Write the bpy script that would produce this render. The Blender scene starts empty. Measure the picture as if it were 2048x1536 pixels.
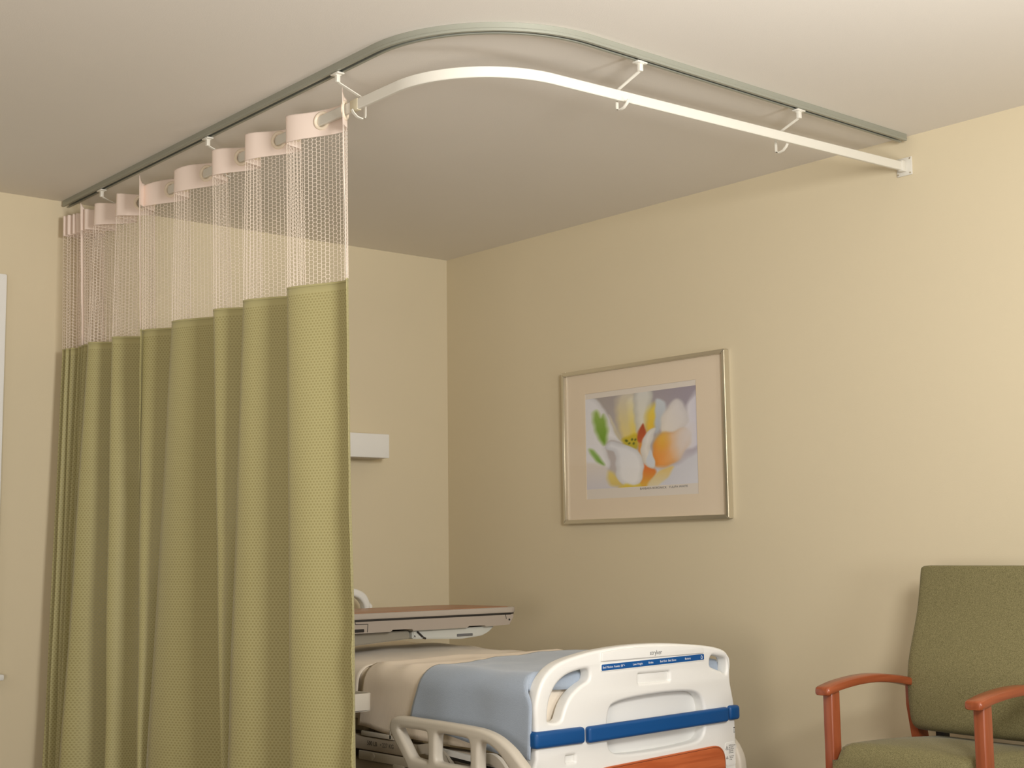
import bpy, bmesh, math, random
import numpy as np
from mathutils import Vector, Matrix, noise

random.seed(4)
COL = bpy.context.scene.collection
PI = math.pi

# ------------------------------------------------------------------ helpers
def lin(r, g, b):
    f = lambda c: (c / 255) / 12.92 if c <= 10.31 else (((c / 255) + .055) / 1.055) ** 2.4
    return (f(r), f(g), f(b), 1)

def mat(name, rgb, rough=.5, metal=0., spec=.5, noise_amt=0., noise_scale=20., bump=0., bump_scale=200., sheen=0., coat=0.):
    m = bpy.data.materials.new(name); m.use_nodes = True
    nt = m.node_tree; b = nt.nodes['Principled BSDF']
    c = lin(*rgb)
    b.inputs['Base Color'].default_value = c
    b.inputs['Roughness'].default_value = rough
    b.inputs['Metallic'].default_value = metal
    b.inputs['Specular IOR Level'].default_value = spec
    if sheen:
        b.inputs['Sheen Weight'].default_value = sheen
        b.inputs['Sheen Roughness'].default_value = .4
    if coat:
        b.inputs['Coat Weight'].default_value = coat
    tc = nt.nodes.new('ShaderNodeTexCoord')
    if noise_amt:
        n = nt.nodes.new('ShaderNodeTexNoise'); n.inputs['Scale'].default_value = noise_scale
        n.inputs['Detail'].default_value = 5
        nt.links.new(tc.outputs['Object'], n.inputs['Vector'])
        mx = nt.nodes.new('ShaderNodeMix'); mx.data_type = 'RGBA'
        mx.inputs[6].default_value = (c[0] * (1 - noise_amt), c[1] * (1 - noise_amt), c[2] * (1 - noise_amt), 1)
        mx.inputs[7].default_value = (min(1, c[0] * (1 + noise_amt)), min(1, c[1] * (1 + noise_amt)), min(1, c[2] * (1 + noise_amt)), 1)
        nt.links.new(n.outputs['Fac'], mx.inputs[0]); nt.links.new(mx.outputs[2], b.inputs['Base Color'])
    if bump:
        n2 = nt.nodes.new('ShaderNodeTexNoise'); n2.inputs['Scale'].default_value = bump_scale
        n2.inputs['Detail'].default_value = 3
        nt.links.new(tc.outputs['Object'], n2.inputs['Vector'])
        bp = nt.nodes.new('ShaderNodeBump'); bp.inputs['Strength'].default_value = bump; bp.inputs['Distance'].default_value = .002
        nt.links.new(n2.outputs['Fac'], bp.inputs['Height']); nt.links.new(bp.outputs['Normal'], b.inputs['Normal'])
    return m

def math_node(nt, op, a, b=None, c=None):
    n = nt.nodes.new('ShaderNodeMath'); n.operation = op
    for i, v in enumerate((a, b, c)):
        if v is None: continue
        if isinstance(v, (int, float)): n.inputs[i].default_value = v
        else: nt.links.new(v, n.inputs[i])
    return n.outputs[0]

def wood(name, c1, c2, axis='X', scale=6., rough=.38):
    m = mat(name, c1, rough, coat=.15)
    nt = m.node_tree; b = nt.nodes['Principled BSDF']
    tc = nt.nodes.new('ShaderNodeTexCoord'); mp = nt.nodes.new('ShaderNodeMapping')
    s = {'X': (.6, 9, 9), 'Y': (9, .6, 9), 'Z': (9, 9, .6)}[axis]
    mp.inputs['Scale'].default_value = s
    nt.links.new(tc.outputs['Object'], mp.inputs['Vector'])
    n = nt.nodes.new('ShaderNodeTexNoise'); n.inputs['Scale'].default_value = scale; n.inputs['Detail'].default_value = 6
    n.inputs['Distortion'].default_value = .6
    nt.links.new(mp.outputs[0], n.inputs['Vector'])
    r = nt.nodes.new('ShaderNodeValToRGB')
    r.color_ramp.elements[0].position = .38; r.color_ramp.elements[0].color = lin(*c2)
    r.color_ramp.elements[1].position = .62; r.color_ramp.elements[1].color = lin(*c1)
    nt.links.new(n.outputs['Fac'], r.inputs[0]); nt.links.new(r.outputs[0], b.inputs['Base Color'])
    return m

def link_mesh(name, verts, faces, material, parent=None, smooth=None, uv=None):
    me = bpy.data.meshes.new(name); me.from_pydata([tuple(v) for v in verts], [], faces)
    me.update()
    return link_obj(name, me, material, parent, smooth, uv)

def link_obj(name, me, material, parent=None, smooth=None, uv=None):
    if uv is not None:
        l = me.uv_layers.new(name='UVMap')
        for lp in me.loops: l.data[lp.index].uv = uv[lp.vertex_index]
    me.materials.clear()
    for mm in (material if isinstance(material, (list, tuple)) else [material]): me.materials.append(mm)
    if smooth is not None:
        for p in me.polygons: p.use_smooth = True
        if smooth < 180: me.set_sharp_from_angle(angle=math.radians(smooth))
    o = bpy.data.objects.new(name, me); COL.objects.link(o)
    if parent is not None:
        o.parent = parent
        o.matrix_parent_inverse = WORLD[parent.name].inverted() if parent.name in WORLD else Matrix.Identity(4)
    WORLD[o.name] = WORLD.get(parent.name, Matrix.Identity(4)) if False else Matrix.Identity(4)
    return o

WORLD = {}
def tag(o, label, cat, group=None):
    o['label'] = label; o['category'] = cat
    if group: o['group'] = group
    return o

def thing(name, label, cat, loc=(0, 0, 0), group=None):
    o = bpy.data.objects.new(name, None); o.empty_display_size = .1
    COL.objects.link(o); o.location = loc
    WORLD[o.name] = Matrix.Translation(loc)
    return tag(o, label, cat, group)

def struct(name, verts, faces, material, parent=None, smooth=None):
    o = link_mesh(name, verts, faces, material, parent, smooth)
    if parent is None: o['kind'] = 'structure'
    return o

class MB:
    """collects shapes into one mesh"""
    def __init__(s): s.v = []; s.f = []; s.mi = []; s.cur = 0
    def add(s, verts, faces):
        k = len(s.v); s.v += [tuple(v) for v in verts]
        for f in faces: s.f.append(tuple(i + k for i in f)); s.mi.append(s.cur)
        return s
    def bm(s, bm, mtx=None):
        if mtx is not None: bmesh.ops.transform(bm, matrix=mtx, verts=bm.verts)
        bm.verts.index_update()
        s.add([v.co.copy() for v in bm.verts], [[v.index for v in f.verts] for f in bm.faces]); bm.free()
        return s
    def box(s, x0, x1, y0, y1, z0, z1, bev=.004, seg=2, mtx=None):
        bm = bmesh.new(); bmesh.ops.create_cube(bm, size=1)
        for v in bm.verts:
            v.co = Vector(((x0 + x1) / 2 + v.co.x * (x1 - x0), (y0 + y1) / 2 + v.co.y * (y1 - y0), (z0 + z1) / 2 + v.co.z * (z1 - z0)))
        if bev: bmesh.ops.bevel(bm, geom=list(bm.edges), offset=bev, segments=seg, profile=.5, affect='EDGES', clamp_overlap=True)
        return s.bm(bm, mtx)
    def cyl(s, p, q, r, n=16, r2=None):
        p, q = Vector(p), Vector(q); d = q - p
        bm = bmesh.new(); bmesh.ops.create_cone(bm, cap_ends=True, segments=n, radius1=r, radius2=r if r2 is None else r2, depth=d.length)
        m = Matrix.Translation((p + q) / 2) @ d.to_track_quat('Z', 'Y').to_matrix().to_4x4()
        return s.bm(bm, m)
    def sweep(s, path, prof, up=(0, 0, 1), closed=True, caps=True):
        """prof: (n, u) points; n = sideways, u = up; frames keep 'up'"""
        path = [Vector(p) for p in path]; up = Vector(up); k = len(prof); V = []
        for i, p in enumerate(path):
            t = (path[min(i + 1, len(path) - 1)] - path[max(i - 1, 0)]).normalized()
            nn = t.cross(up)
            if nn.length < 1e-4: nn = t.cross(Vector((1, 0, 0)))
            nn.normalize(); u = nn.cross(t).normalized()
            V += [p + nn * a + u * b for a, b in prof]
        F = []
        for i in range(len(path) - 1):
            for j in range(k if closed else k - 1):
                a = i * k + j; b = i * k + (j + 1) % k
                F.append((a, b, b + k, a + k))
        if caps and closed:
            F.append(tuple(range(k))[::-1]); F.append(tuple((len(path) - 1) * k + j for j in range(k)))
        return s.add(V, F)
    def tube(s, path, r, n=12, up=(0.13, .21, .97)):
        prof = [(r * math.cos(2 * PI * j / n), r * math.sin(2 * PI * j / n)) for j in range(n)]
        return s.sweep(path, prof, up)
    def build(s, name, material, parent=None, smooth=35, uv=None):
        me = bpy.data.meshes.new(name); me.from_pydata(s.v, [], s.f); me.update()
        bm = bmesh.new(); bm.from_mesh(me); bmesh.ops.recalc_face_normals(bm, faces=bm.faces); bm.to_mesh(me); bm.free()
        o = link_obj(name, me, material, parent, smooth, uv)
        if isinstance(material, (list, tuple)) and len(material) > 1:
            for p, i in zip(me.polygons, s.mi): p.material_index = i
        return o

def catmull(pts, n=6, closed=True):
    pts = [Vector(p) for p in pts]; N = len(pts); out = []
    rng = range(N) if closed else range(N - 1)
    for i in rng:
        g = lambda k: pts[k % N] if closed else pts[max(0, min(N - 1, k))]
        p0, p1, p2, p3 = g(i - 1), g(i), g(i + 1), g(i + 2)
        for j in range(n):
            t = j / n
            out.append(.5 * ((2 * p1) + (p2 - p0) * t + (2 * p0 - 5 * p1 + 4 * p2 - p3) * t * t + (3 * p1 - p0 - 3 * p2 + p3) * t ** 3))
    if not closed: out.append(pts[-1])
    return out

def rounded(pts, r, n=6):
    """closed polygon with every corner rounded by r (r: number or list)"""
    out = []; N = len(pts); pts = [Vector(p) for p in pts]
    for i, p in enumerate(pts):
        rr = r[i] if isinstance(r, (list, tuple)) else r
        a = (pts[i - 1] - p); b = (pts[(i + 1) % N] - p)
        ra = min(rr, a.length * .49); rb = min(rr, b.length * .49)
        A = p + a.normalized() * ra; B = p + b.normalized() * rb
        if rr < 1e-6: out.append(p); continue
        for j in range(n + 1):
            t = j / n; out.append((1 - t) ** 2 * A + 2 * t * (1 - t) * p + t * t * B)
    return out

def plate_mesh(name, loops, depth, bevel, mtx, res=3):
    """flat shape with holes, given thickness and rounded rims (first loop outside)"""
    cu = bpy.data.curves.new(name, 'CURVE'); cu.dimensions = '2D'; cu.fill_mode = 'BOTH'
    cu.extrude = max(1e-5, depth / 2 - bevel); cu.bevel_depth = bevel; cu.bevel_resolution = res; cu.offset = -bevel
    for lp in loops:
        sp = cu.splines.new('POLY'); sp.points.add(len(lp) - 1); sp.use_cyclic_u = True
        for q, p in zip(sp.points, lp): q.co = (p[0], p[1], 0, 1)
    o = bpy.data.objects.new(name + '_outline', cu); COL.objects.link(o)
    dg = bpy.context.evaluated_depsgraph_get(); dg.update()
    me = bpy.data.meshes.new_from_object(o.evaluated_get(dg)); bpy.data.objects.remove(o); bpy.data.curves.remove(cu)
    me.transform(mtx); me.name = name
    bm = bmesh.new(); bm.from_mesh(me); bmesh.ops.remove_doubles(bm, verts=bm.verts, dist=1e-5)
    bmesh.ops.recalc_face_normals(bm, faces=bm.faces); bm.to_mesh(me); bm.free()
    return me

def text_obj(name, body, size, mtx, material, parent, depth=.0002, align='LEFT', sx=1.0):
    cu = bpy.data.curves.new(name, 'FONT'); cu.body = body; cu.size = size; cu.extrude = depth; cu.align_x = align
    cu.resolution_u = 3
    o = bpy.data.objects.new(name + '_font', cu); COL.objects.link(o)
    dg = bpy.context.evaluated_depsgraph_get(); dg.update()
    me = bpy.data.meshes.new_from_object(o.evaluated_get(dg)); bpy.data.objects.remove(o); bpy.data.curves.remove(cu)
    me.transform(Matrix.Scale(sx, 4, (1, 0, 0))); me.transform(mtx)
    return link_obj(name, me, material, parent)

# frame helpers: local (x, y, z-out) -> world
def facing_front(y):      # sheet facing -y : local x -> +x, local y -> +z, out -> -y
    return Matrix(((1, 0, 0, 0), (0, 0, -1, y), (0, 1, 0, 0), (0, 0, 0, 1)))
def facing_left(x):       # sheet facing -x : local x -> -y, local y -> +z, out -> -x
    return Matrix(((0, 0, -1, x), (-1, 0, 0, 0), (0, 1, 0, 0), (0, 0, 0, 1)))

# ------------------------------------------------------------------ materials
M_wall = mat('wall_paint', (219, 206, 176), .75, spec=.25, noise_amt=.012, noise_scale=3, bump=.12, bump_scale=260)
M_ceil = mat('ceiling_paint', (230, 224, 214), .85, spec=.15, noise_amt=.012, noise_scale=4, bump=.15, bump_scale=220)
M_floor = mat('floor_vinyl', (128, 112, 92), .45, noise_amt=.06, noise_scale=8)
M_white = mat('white_plastic', (238, 237, 232), .38, spec=.5, bump=.03, bump_scale=900)
M_cream_shaded_plastic = mat('cream_shaded_plastic', (204, 196, 181), .42)  # rail cream; on the white bin it carries shade as colour
M_dim_plastic = mat('grey_beige_plastic', (176, 164, 146), .5)
M_dark = mat('dark_recess', (28, 24, 20), .6)
M_blue = mat('blue_bumper', (16, 78, 138), .4, spec=.4)
M_label_blue = mat('label_blue', (14, 84, 150), .35)
M_ink = mat('grey_ink', (95, 95, 95), .6)
M_inkd = mat('dark_ink', (52, 48, 44), .6)
M_whiteink = mat('white_ink', (238, 240, 240), .6)
M_cherry = wood('cherry_laminate', (206, 112, 66), (184, 92, 50), 'X')
M_chairwood_x = wood('cherry_wood_along', (162, 86, 52), (146, 74, 42), 'X', rough=.3)
M_chairwood_z = wood('cherry_wood_upright', (160, 85, 52), (144, 73, 42), 'Z', rough=.32)
M_tablewood = wood('table_laminate', (172, 112, 76), (150, 92, 62), 'X')
M_rodwhite = mat('white_enamel', (222, 218, 206), .35)
M_track = mat('sage_grey_aluminium', (158, 159, 146), .38, metal=.3)
M_silver = mat('brushed_champagne_metal', (216, 210, 194), .3, metal=.85)
M_header = mat('cream_header_cloth', (240, 222, 208), .8, spec=.2, bump=.15, bump_scale=900)
M_net = mat('cream_net_yarn', (242, 228, 212), .75, spec=.2)
M_ring = mat('cream_plastic_ring', (240, 224, 200), .35)
M_mat = mat('picture_mat_board', (226, 210, 186), .85, spec=.1)
M_cream = mat('cream_bedding', (242, 230, 212), .9, spec=.15, bump=.3, bump_scale=400, sheen=.1)
M_bluecloth = mat('blue_fleece', (166, 177, 191), .95, spec=.1, noise_amt=.05, noise_scale=120, bump=.5, bump_scale=350, sheen=.35)
M_shade = mat('white_roller_shade', (225, 224, 216), .8)

def ribbed_material():
    m = mat('cream_ribbed_blanket', (240, 225, 204), .92, spec=.12, sheen=.15)
    nt = m.node_tree; b = nt.nodes['Principled BSDF']
    tc = nt.nodes.new('ShaderNodeTexCoord'); w = nt.nodes.new('ShaderNodeTexWave')
    w.wave_type = 'BANDS'; w.bands_direction = 'Y'; w.inputs['Scale'].default_value = 60; w.inputs['Distortion'].default_value = .3
    nt.links.new(tc.outputs['Object'], w.inputs['Vector'])
    bp = nt.nodes.new('ShaderNodeBump'); bp.inputs['Strength'].default_value = .35; bp.inputs['Distance'].default_value = .002
    nt.links.new(w.outputs['Fac'], bp.inputs['Height']); nt.links.new(bp.outputs['Normal'], b.inputs['Normal'])
    return m
M_rib = ribbed_material()

def chair_fabric():
    m = mat('green_upholstery', (110, 116, 64), .9, spec=.2, sheen=.1)
    nt = m.node_tree; b = nt.nodes['Principled BSDF']
    tc = nt.nodes.new('ShaderNodeTexCoord'); n = nt.nodes.new('ShaderNodeTexNoise')
    n.inputs['Scale'].default_value = 420; n.inputs['Detail'].default_value = 3
    nt.links.new(tc.outputs['Object'], n.inputs['Vector'])
    r = nt.nodes.new('ShaderNodeValToRGB')
    r.color_ramp.elements[0].position = .35; r.color_ramp.elements[0].color = lin(104, 98, 66)
    r.color_ramp.elements[1].position = .65; r.color_ramp.elements[1].color = lin(146, 138, 98)
    nt.links.new(n.outputs['Fac'], r.inputs[0]); nt.links.new(r.outputs[0], b.inputs['Base Color'])
    bp = nt.nodes.new('ShaderNodeBump'); bp.inputs['Strength'].default_value = .25; bp.inputs['Distance'].default_value = .001
    nt.links.new(n.outputs['Fac'], bp.inputs['Height']); nt.links.new(bp.outputs['Normal'], b.inputs['Normal'])
    return m
M_chairfab = chair_fabric()

def curtain_fabric():
    """olive satin with a woven lattice of dots; UV is in metres along and down the cloth"""
    m = mat('olive_dotted_satin', (178, 168, 104), .5, spec=.35, sheen=.25)
    nt = m.node_tree; b = nt.nodes['Principled BSDF']
    uv = nt.nodes.new('ShaderNodeUVMap'); uv.uv_map = 'UVMap'
    sp = nt.nodes.new('ShaderNodeSeparateXYZ'); nt.links.new(uv.outputs[0], sp.inputs[0])
    px, pz = .0116, .0088
    v = math_node(nt, 'DIVIDE', sp.outputs[1], pz); row = math_node(nt, 'FLOOR', v)
    off = math_node(nt, 'MULTIPLY', math_node(nt, 'MODULO', row, 2.0), .5)
    u = math_node(nt, 'ADD', math_node(nt, 'DIVIDE', sp.outputs[0], px), off)
    fu = math_node(nt, 'SUBTRACT', math_node(nt, 'FRACT', u), .5)
    fv = math_node(nt, 'SUBTRACT', math_node(nt, 'FRACT', v), .5)
    d = math_node(nt, 'SQRT', math_node(nt, 'ADD', math_node(nt, 'MULTIPLY', fu, fu), math_node(nt, 'MULTIPLY', math_node(nt, 'MULTIPLY', fv, fv), .8)))
    mr = nt.nodes.new('ShaderNodeMapRange'); mr.inputs['From Min'].default_value = .25; mr.inputs['From Max'].default_value = .37
    mr.inputs['To Min'].default_value = 1; mr.inputs['To Max'].default_value = 0
    nt.links.new(d, mr.inputs['Value'])
    hem = math_node(nt, 'LESS_THAN', sp.outputs[1], 1.925)      # plain hem along the top
    dot = math_node(nt, 'MULTIPLY', mr.outputs[0], hem)
    mx = nt.nodes.new('ShaderNodeMix'); mx.data_type = 'RGBA'
    mx.inputs[6].default_value = lin(177, 169, 120); mx.inputs[7].default_value = lin(157, 148, 97)
    nt.links.new(dot, mx.inputs[0]); nt.links.new(mx.outputs[2], b.inputs['Base Color'])
    ro = math_node(nt, 'SUBTRACT', .58, math_node(nt, 'MULTIPLY', dot, .2)); nt.links.new(ro, b.inputs['Roughness'])
    bp = nt.nodes.new('ShaderNodeBump'); bp.inputs['Strength'].default_value = .35; bp.inputs['Distance'].default_value = .001
    nt.links.new(dot, bp.inputs['Height']); nt.links.new(bp.outputs['Normal'], b.inputs['Normal'])
    return m
M_green = curtain_fabric()

def glass_pane_material():
    m = bpy.data.materials.new('picture_glass'); m.use_nodes = True; nt = m.node_tree
    for n in list(nt.nodes): nt.nodes.remove(n)
    out = nt.nodes.new('ShaderNodeOutputMaterial'); mix = nt.nodes.new('ShaderNodeMixShader')
    tr = nt.nodes.new('ShaderNodeBsdfTransparent'); gl = nt.nodes.new('ShaderNodeBsdfGlossy'); gl.inputs['Roughness'].default_value = .05
    fr = nt.nodes.new('ShaderNodeFresnel'); fr.inputs['IOR'].default_value = 1.4
    ge = nt.nodes.new('ShaderNodeNewGeometry')
    fac = math_node(nt, 'MULTIPLY', fr.outputs[0], math_node(nt, 'SUBTRACT', 1.0, ge.outputs['Backfacing']))
    nt.links.new(fac, mix.inputs[0]); nt.links.new(tr.outputs[0], mix.inputs[1]); nt.links.new(gl.outputs[0], mix.inputs[2])
    nt.links.new(mix.outputs[0], out.inputs[0])
    return m
M_glass = glass_pane_material()

# ------------------------------------------------------------------ the room
H = 2.6
def slab(name, x0, x1, y0, y1, z0, z1, m):
    b = MB().box(x0, x1, y0, y1, z0, z1, 0); o = b.build(name, m, None, None); o['kind'] = 'structure'; return o
slab('floor', -7.0, .12, -8.5, .12, -.1, 0, M_floor)
slab('ceiling', -7.0, .12, -8.5, .12, H, H + .1, M_ceil)
slab('wall_back', -7.0, .12, 0, .12, 0, H, M_wall)
slab('wall_right', 0, .12, -8.5, 0, 0, H, M_wall)

# window on the back wall, its right casing just inside the view
w = struct('window_1', [], [], M_white); 
b = MB()
X1 = -2.292; X0 = -3.75; ZT = 2.253; ZB = .65
for (pts) in ([(X0, ZT), (X1, ZT), (X1 - .07, ZT - .07), (X0 + .07, ZT - .07)], [(X1, ZT), (X1, ZB), (X1 - .07, ZB), (X1 - .07, ZT - .07)],
              [(X0, ZT), (X0 + .07, ZT - .07), (X0 + .07, ZB), (X0, ZB)]):
    bm = bmesh.new()
    fr = [bm.verts.new((x, -.03, z)) for x, z in pts]; bk = [bm.verts.new((x, -.0005, z)) for x, z in pts]
    bm.faces.new(fr); bm.faces.new(bk[::-1])
    for i in range(4): bm.faces.new((fr[i], bk[i], bk[(i + 1) % 4], fr[(i + 1) % 4]))
    bmesh.ops.recalc_face_normals(bm, faces=bm.faces)
    bmesh.ops.bevel(bm, geom=list(bm.edges), offset=.0025, segments=2, affect='EDGES')
    b.bm(bm)
b.build('casing', M_white, w)
MB().box(X0 - .04, X1 + .022, -.07, -.0005, .618, .642, .006).box(X0, X1 + .004, -.045, -.0005, .642, .656, .004).build('sill', M_white, w)
MB().box(X0 + .07, X1 - .07, -.016, -.004, .656, ZT - .07, .001).build('shade', M_shade, w)

# ------------------------------------------------------------------ ceiling track and curtain rod
def bez(p0, p1, p2, p3, n):
    return [(1 - t) ** 3 * Vector(p0) + 3 * t * (1 - t) ** 2 * Vector(p1) + 3 * t * t * (1 - t) * Vector(p2) + t ** 3 * Vector(p3) for t in [i / n for i in range(n + 1)]]
def corner_path(a, b, corner, c, d, z, n=28):
    k = .5523
    B, Cn, D = Vector((*b, z)), Vector((*corner, z)), Vector((*c, z))
    mid = bez(B, B + (Cn - B) * k, D + (Cn - D) * k, D, n)
    A = Vector((*a, z)); E = Vector((*d, z))
    return [A, A.lerp(B, .5)] + mid + [D.lerp(E, .5), E]
tr = thing('ceiling_track', 'sage grey metal curtain track screwed to the ceiling, bending round the corner', 'curtain track', (-2.075, -2.81, H))
tp = corner_path((-2.044, -.014), (-2.073, -2.36), (-2.078, -2.812), (-1.63, -2.810), (-.03, -2.790), H)
hw = .016
prof = [(-hw, -.0005), (hw, -.0005), (hw, -.025), (hw - .0095, -.025), (hw - .0095, -.022), (hw - .003, -.022), (hw - .003, -.0035),
        (-hw + .003, -.0035), (-hw + .003, -.022), (-hw + .0095, -.022), (-hw + .0095, -.025), (-hw, -.025)]
MB().sweep(tp, prof).build('channel', M_track, tr, 30)
MB().sweep(tp, [(-.0125, -.0045), (.0125, -.0045), (.0125, -.0065), (-.0125, -.0065)]).build('slot_shade', M_dark, tr, 30)  # near-black strip standing in for the shade inside the slot
# a raised bead on each outer face of the channel
MB().sweep(tp, [(hw + .0012, -.017), (hw, -.0185), (hw, -.0155)]).sweep(tp, [(-hw - .0012, -.017), (-hw, -.0155), (-hw, -.0185)]).build('bead', M_track, tr, 30)

RZ = 2.488
rod = thing('curtain_rod', 'white rectangular curtain rod with rounded bend, hung below the ceiling track', 'curtain rod', (0, -2.772, RZ))
rp = corner_path((-1.968, -.012), (-2.000, -2.36), (-2.004, -2.706), (-1.655, -2.704), (-.012, -2.772), RZ)
rw, rh = .0065, .0165
rprof = [(-rw + .002, -rh), (rw - .002, -rh), (rw, -rh + .002), (rw, rh - .002), (rw - .002, rh), (-rw + .002, rh), (-rw, rh - .002), (-rw, -rh + .002)]
MB().sweep(rp, rprof).build('rail', M_rodwhite, rod, 40)
def rod_x(y): return -1.968 - (.032) * min(1, max(0, (-.012 - y) / 2.348))
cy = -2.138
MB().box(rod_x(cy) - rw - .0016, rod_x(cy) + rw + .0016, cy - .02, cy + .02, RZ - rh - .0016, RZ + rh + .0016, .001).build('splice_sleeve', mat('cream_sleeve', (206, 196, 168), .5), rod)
fl = MB().box(-.006, -.0005, -2.806, -2.740, RZ - .034, RZ + .034, .003)
fl.box(-.03, -.005, -2.772 - .0105, -2.772 + .0105, RZ - .0205, RZ + .0205, .003)
fl.build('wall_flange', M_rodwhite, rod)
for sy in (-1, 1):
    for sz in (-1, 1):
        MB().cyl((-.0085, -2.773 + sy * .026, RZ + sz * .027), (-.005, -2.773 + sy * .026, RZ + sz * .027), .0032, 10).build('screw', M_silver, rod)

def hanger(px, py, inx, iny, label):
    """clip in the track slot, stem, and a bent strap that cradles the rod; (inx, iny) points from the track to the rod"""
    t = thing('rod_hanger', label, 'rod hanger', (px, py, 2.575), 'white hangers carrying the curtain rod')
    i = Vector((inx, iny, 0)); s = Vector((-iny, inx, 0)); o = Vector((px, py, 0)); U = Vector((0, 0, 1))
    m = Matrix(((s.x, i.x, 0, px), (s.y, i.y, 0, py), (0, 0, 1, 0), (0, 0, 0, 1)))
    MB().box(-.021, .021, -.013, .013, 2.5685, 2.5745, .0022, 2, m).box(-.0085, .0085, -.0105, .0105, 2.5665, 2.577, .002, 2, m).build('clip', M_rodwhite, t)
    MB().box(-.0075, .0075, -.0065, .0065, 2.545, 2.569, .0018, 2, m).build('stem', M_rodwhite, t)
    gap = .085 if abs(inx) < .5 else .085
    P = [(0, 2.549), (.006, 2.545), (gap + .008, 2.514), (gap + .016, 2.508), (gap + .018, 2.500), (gap + .018, 2.458), (gap + .016, 2.450), (gap + .008, 2.4465), (gap - .012, 2.450), (gap - .026, 2.461), (gap - .032, 2.4705)]
    path = [o + i * a + U * z for a, z in P]
    MB().sweep(path, [(-.005, -.0016), (.005, -.0016), (.005, .0016), (-.005, .0016)], up=i + U * .3).build('strap', M_rodwhite, t)
    return t
hanger(-1.403, -2.797, 0, 1, 'white bent hanger on the track just right of the bend')
hanger(-.638, -2.794, 0, 1, 'white bent hanger on the track nearest the wall flange')
hanger(-2.069, -2.145, 1, 0, 'white bent hanger above the free edge of the nearest green curtain')
hanger(-2.055, -1.285, 1, 0, 'white bent hanger above the middle of the nearest green curtain')
hanger(-2.046, -.375, 1, 0, 'white bent hanger farthest along the track, near the back wall')

# ------------------------------------------------------------------ privacy curtains
ZTOP, ZHEAD, ZGREEN, ZHEM = 2.526, 2.437, 1.952, .10
LV = (2.49, 1.95, .42)
def lerp_levels(k, z):
    a, b, c = k
    if z >= LV[1]:
        t = (z - LV[1]) / (LV[0] - LV[1]); p, q = b, a
    else:
        t = (z - LV[2]) / (LV[1] - LV[2]); p, q = c, b
    return (p[0] + (q[0] - p[0]) * t, p[1] + (q[1] - p[1]) * t)

class Cloth:
    """plan curve of a hung cloth at any height, from its fold crests"""
    def __init__(s, keys, wob=0.0, seed=0): s.keys = keys; s.wob = wob; s.seed = seed; s.n = len(keys) - 1
    def at(s, t, z):
        i = min(s.n - 1, max(0, int(t))); f = t - i
        P = Vector(lerp_levels(s.keys[i], z)); Q = Vector(lerp_levels(s.keys[i + 1], z))
        dy = abs(Q.y - P.y); low = min(1, max(0, (1.95 - z) / 1.5))
        h = (.32 + .12 * low) * dy if dy > .1 else .5 * dy
        a = P + Vector((0, h)); b = Q - Vector((0, h))
        if i == 0: a = P.lerp(Q, .33)
        v = (1 - f) ** 3 * P + 3 * f * (1 - f) ** 2 * a + 3 * f * f * (1 - f) * b + f ** 3 * Q
        w = s.wob * low
        n = noise.noise(Vector((t * 1.3 + s.seed, z * 1.7, s.seed))) * w
        edge = max(0, 1 - t * 1.6) + max(0, 1 - (s.n - t) * 1.2)
        n2 = noise.noise(Vector((t * .6 + s.seed, z * 7.0, 3.1))) * .011 * edge * (.25 + low)
        return (v.x + n + n2, v.y + n * .3 + n2 * .5, z)
    def table(s, z, n=900):
        T = [s.n * i / n for i in range(n + 1)]; L = [0.]; p = s.at(0, z)
        for t in T[1:]:
            q = s.at(t, z); L.append(L[-1] + math.dist(p, q)); p = q
        return T, L
    def t_of(s, tab):
        T, L = tab; Ta, La = np.array(T), np.array(L)
        return lambda d: float(np.interp(d, La, Ta))

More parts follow.
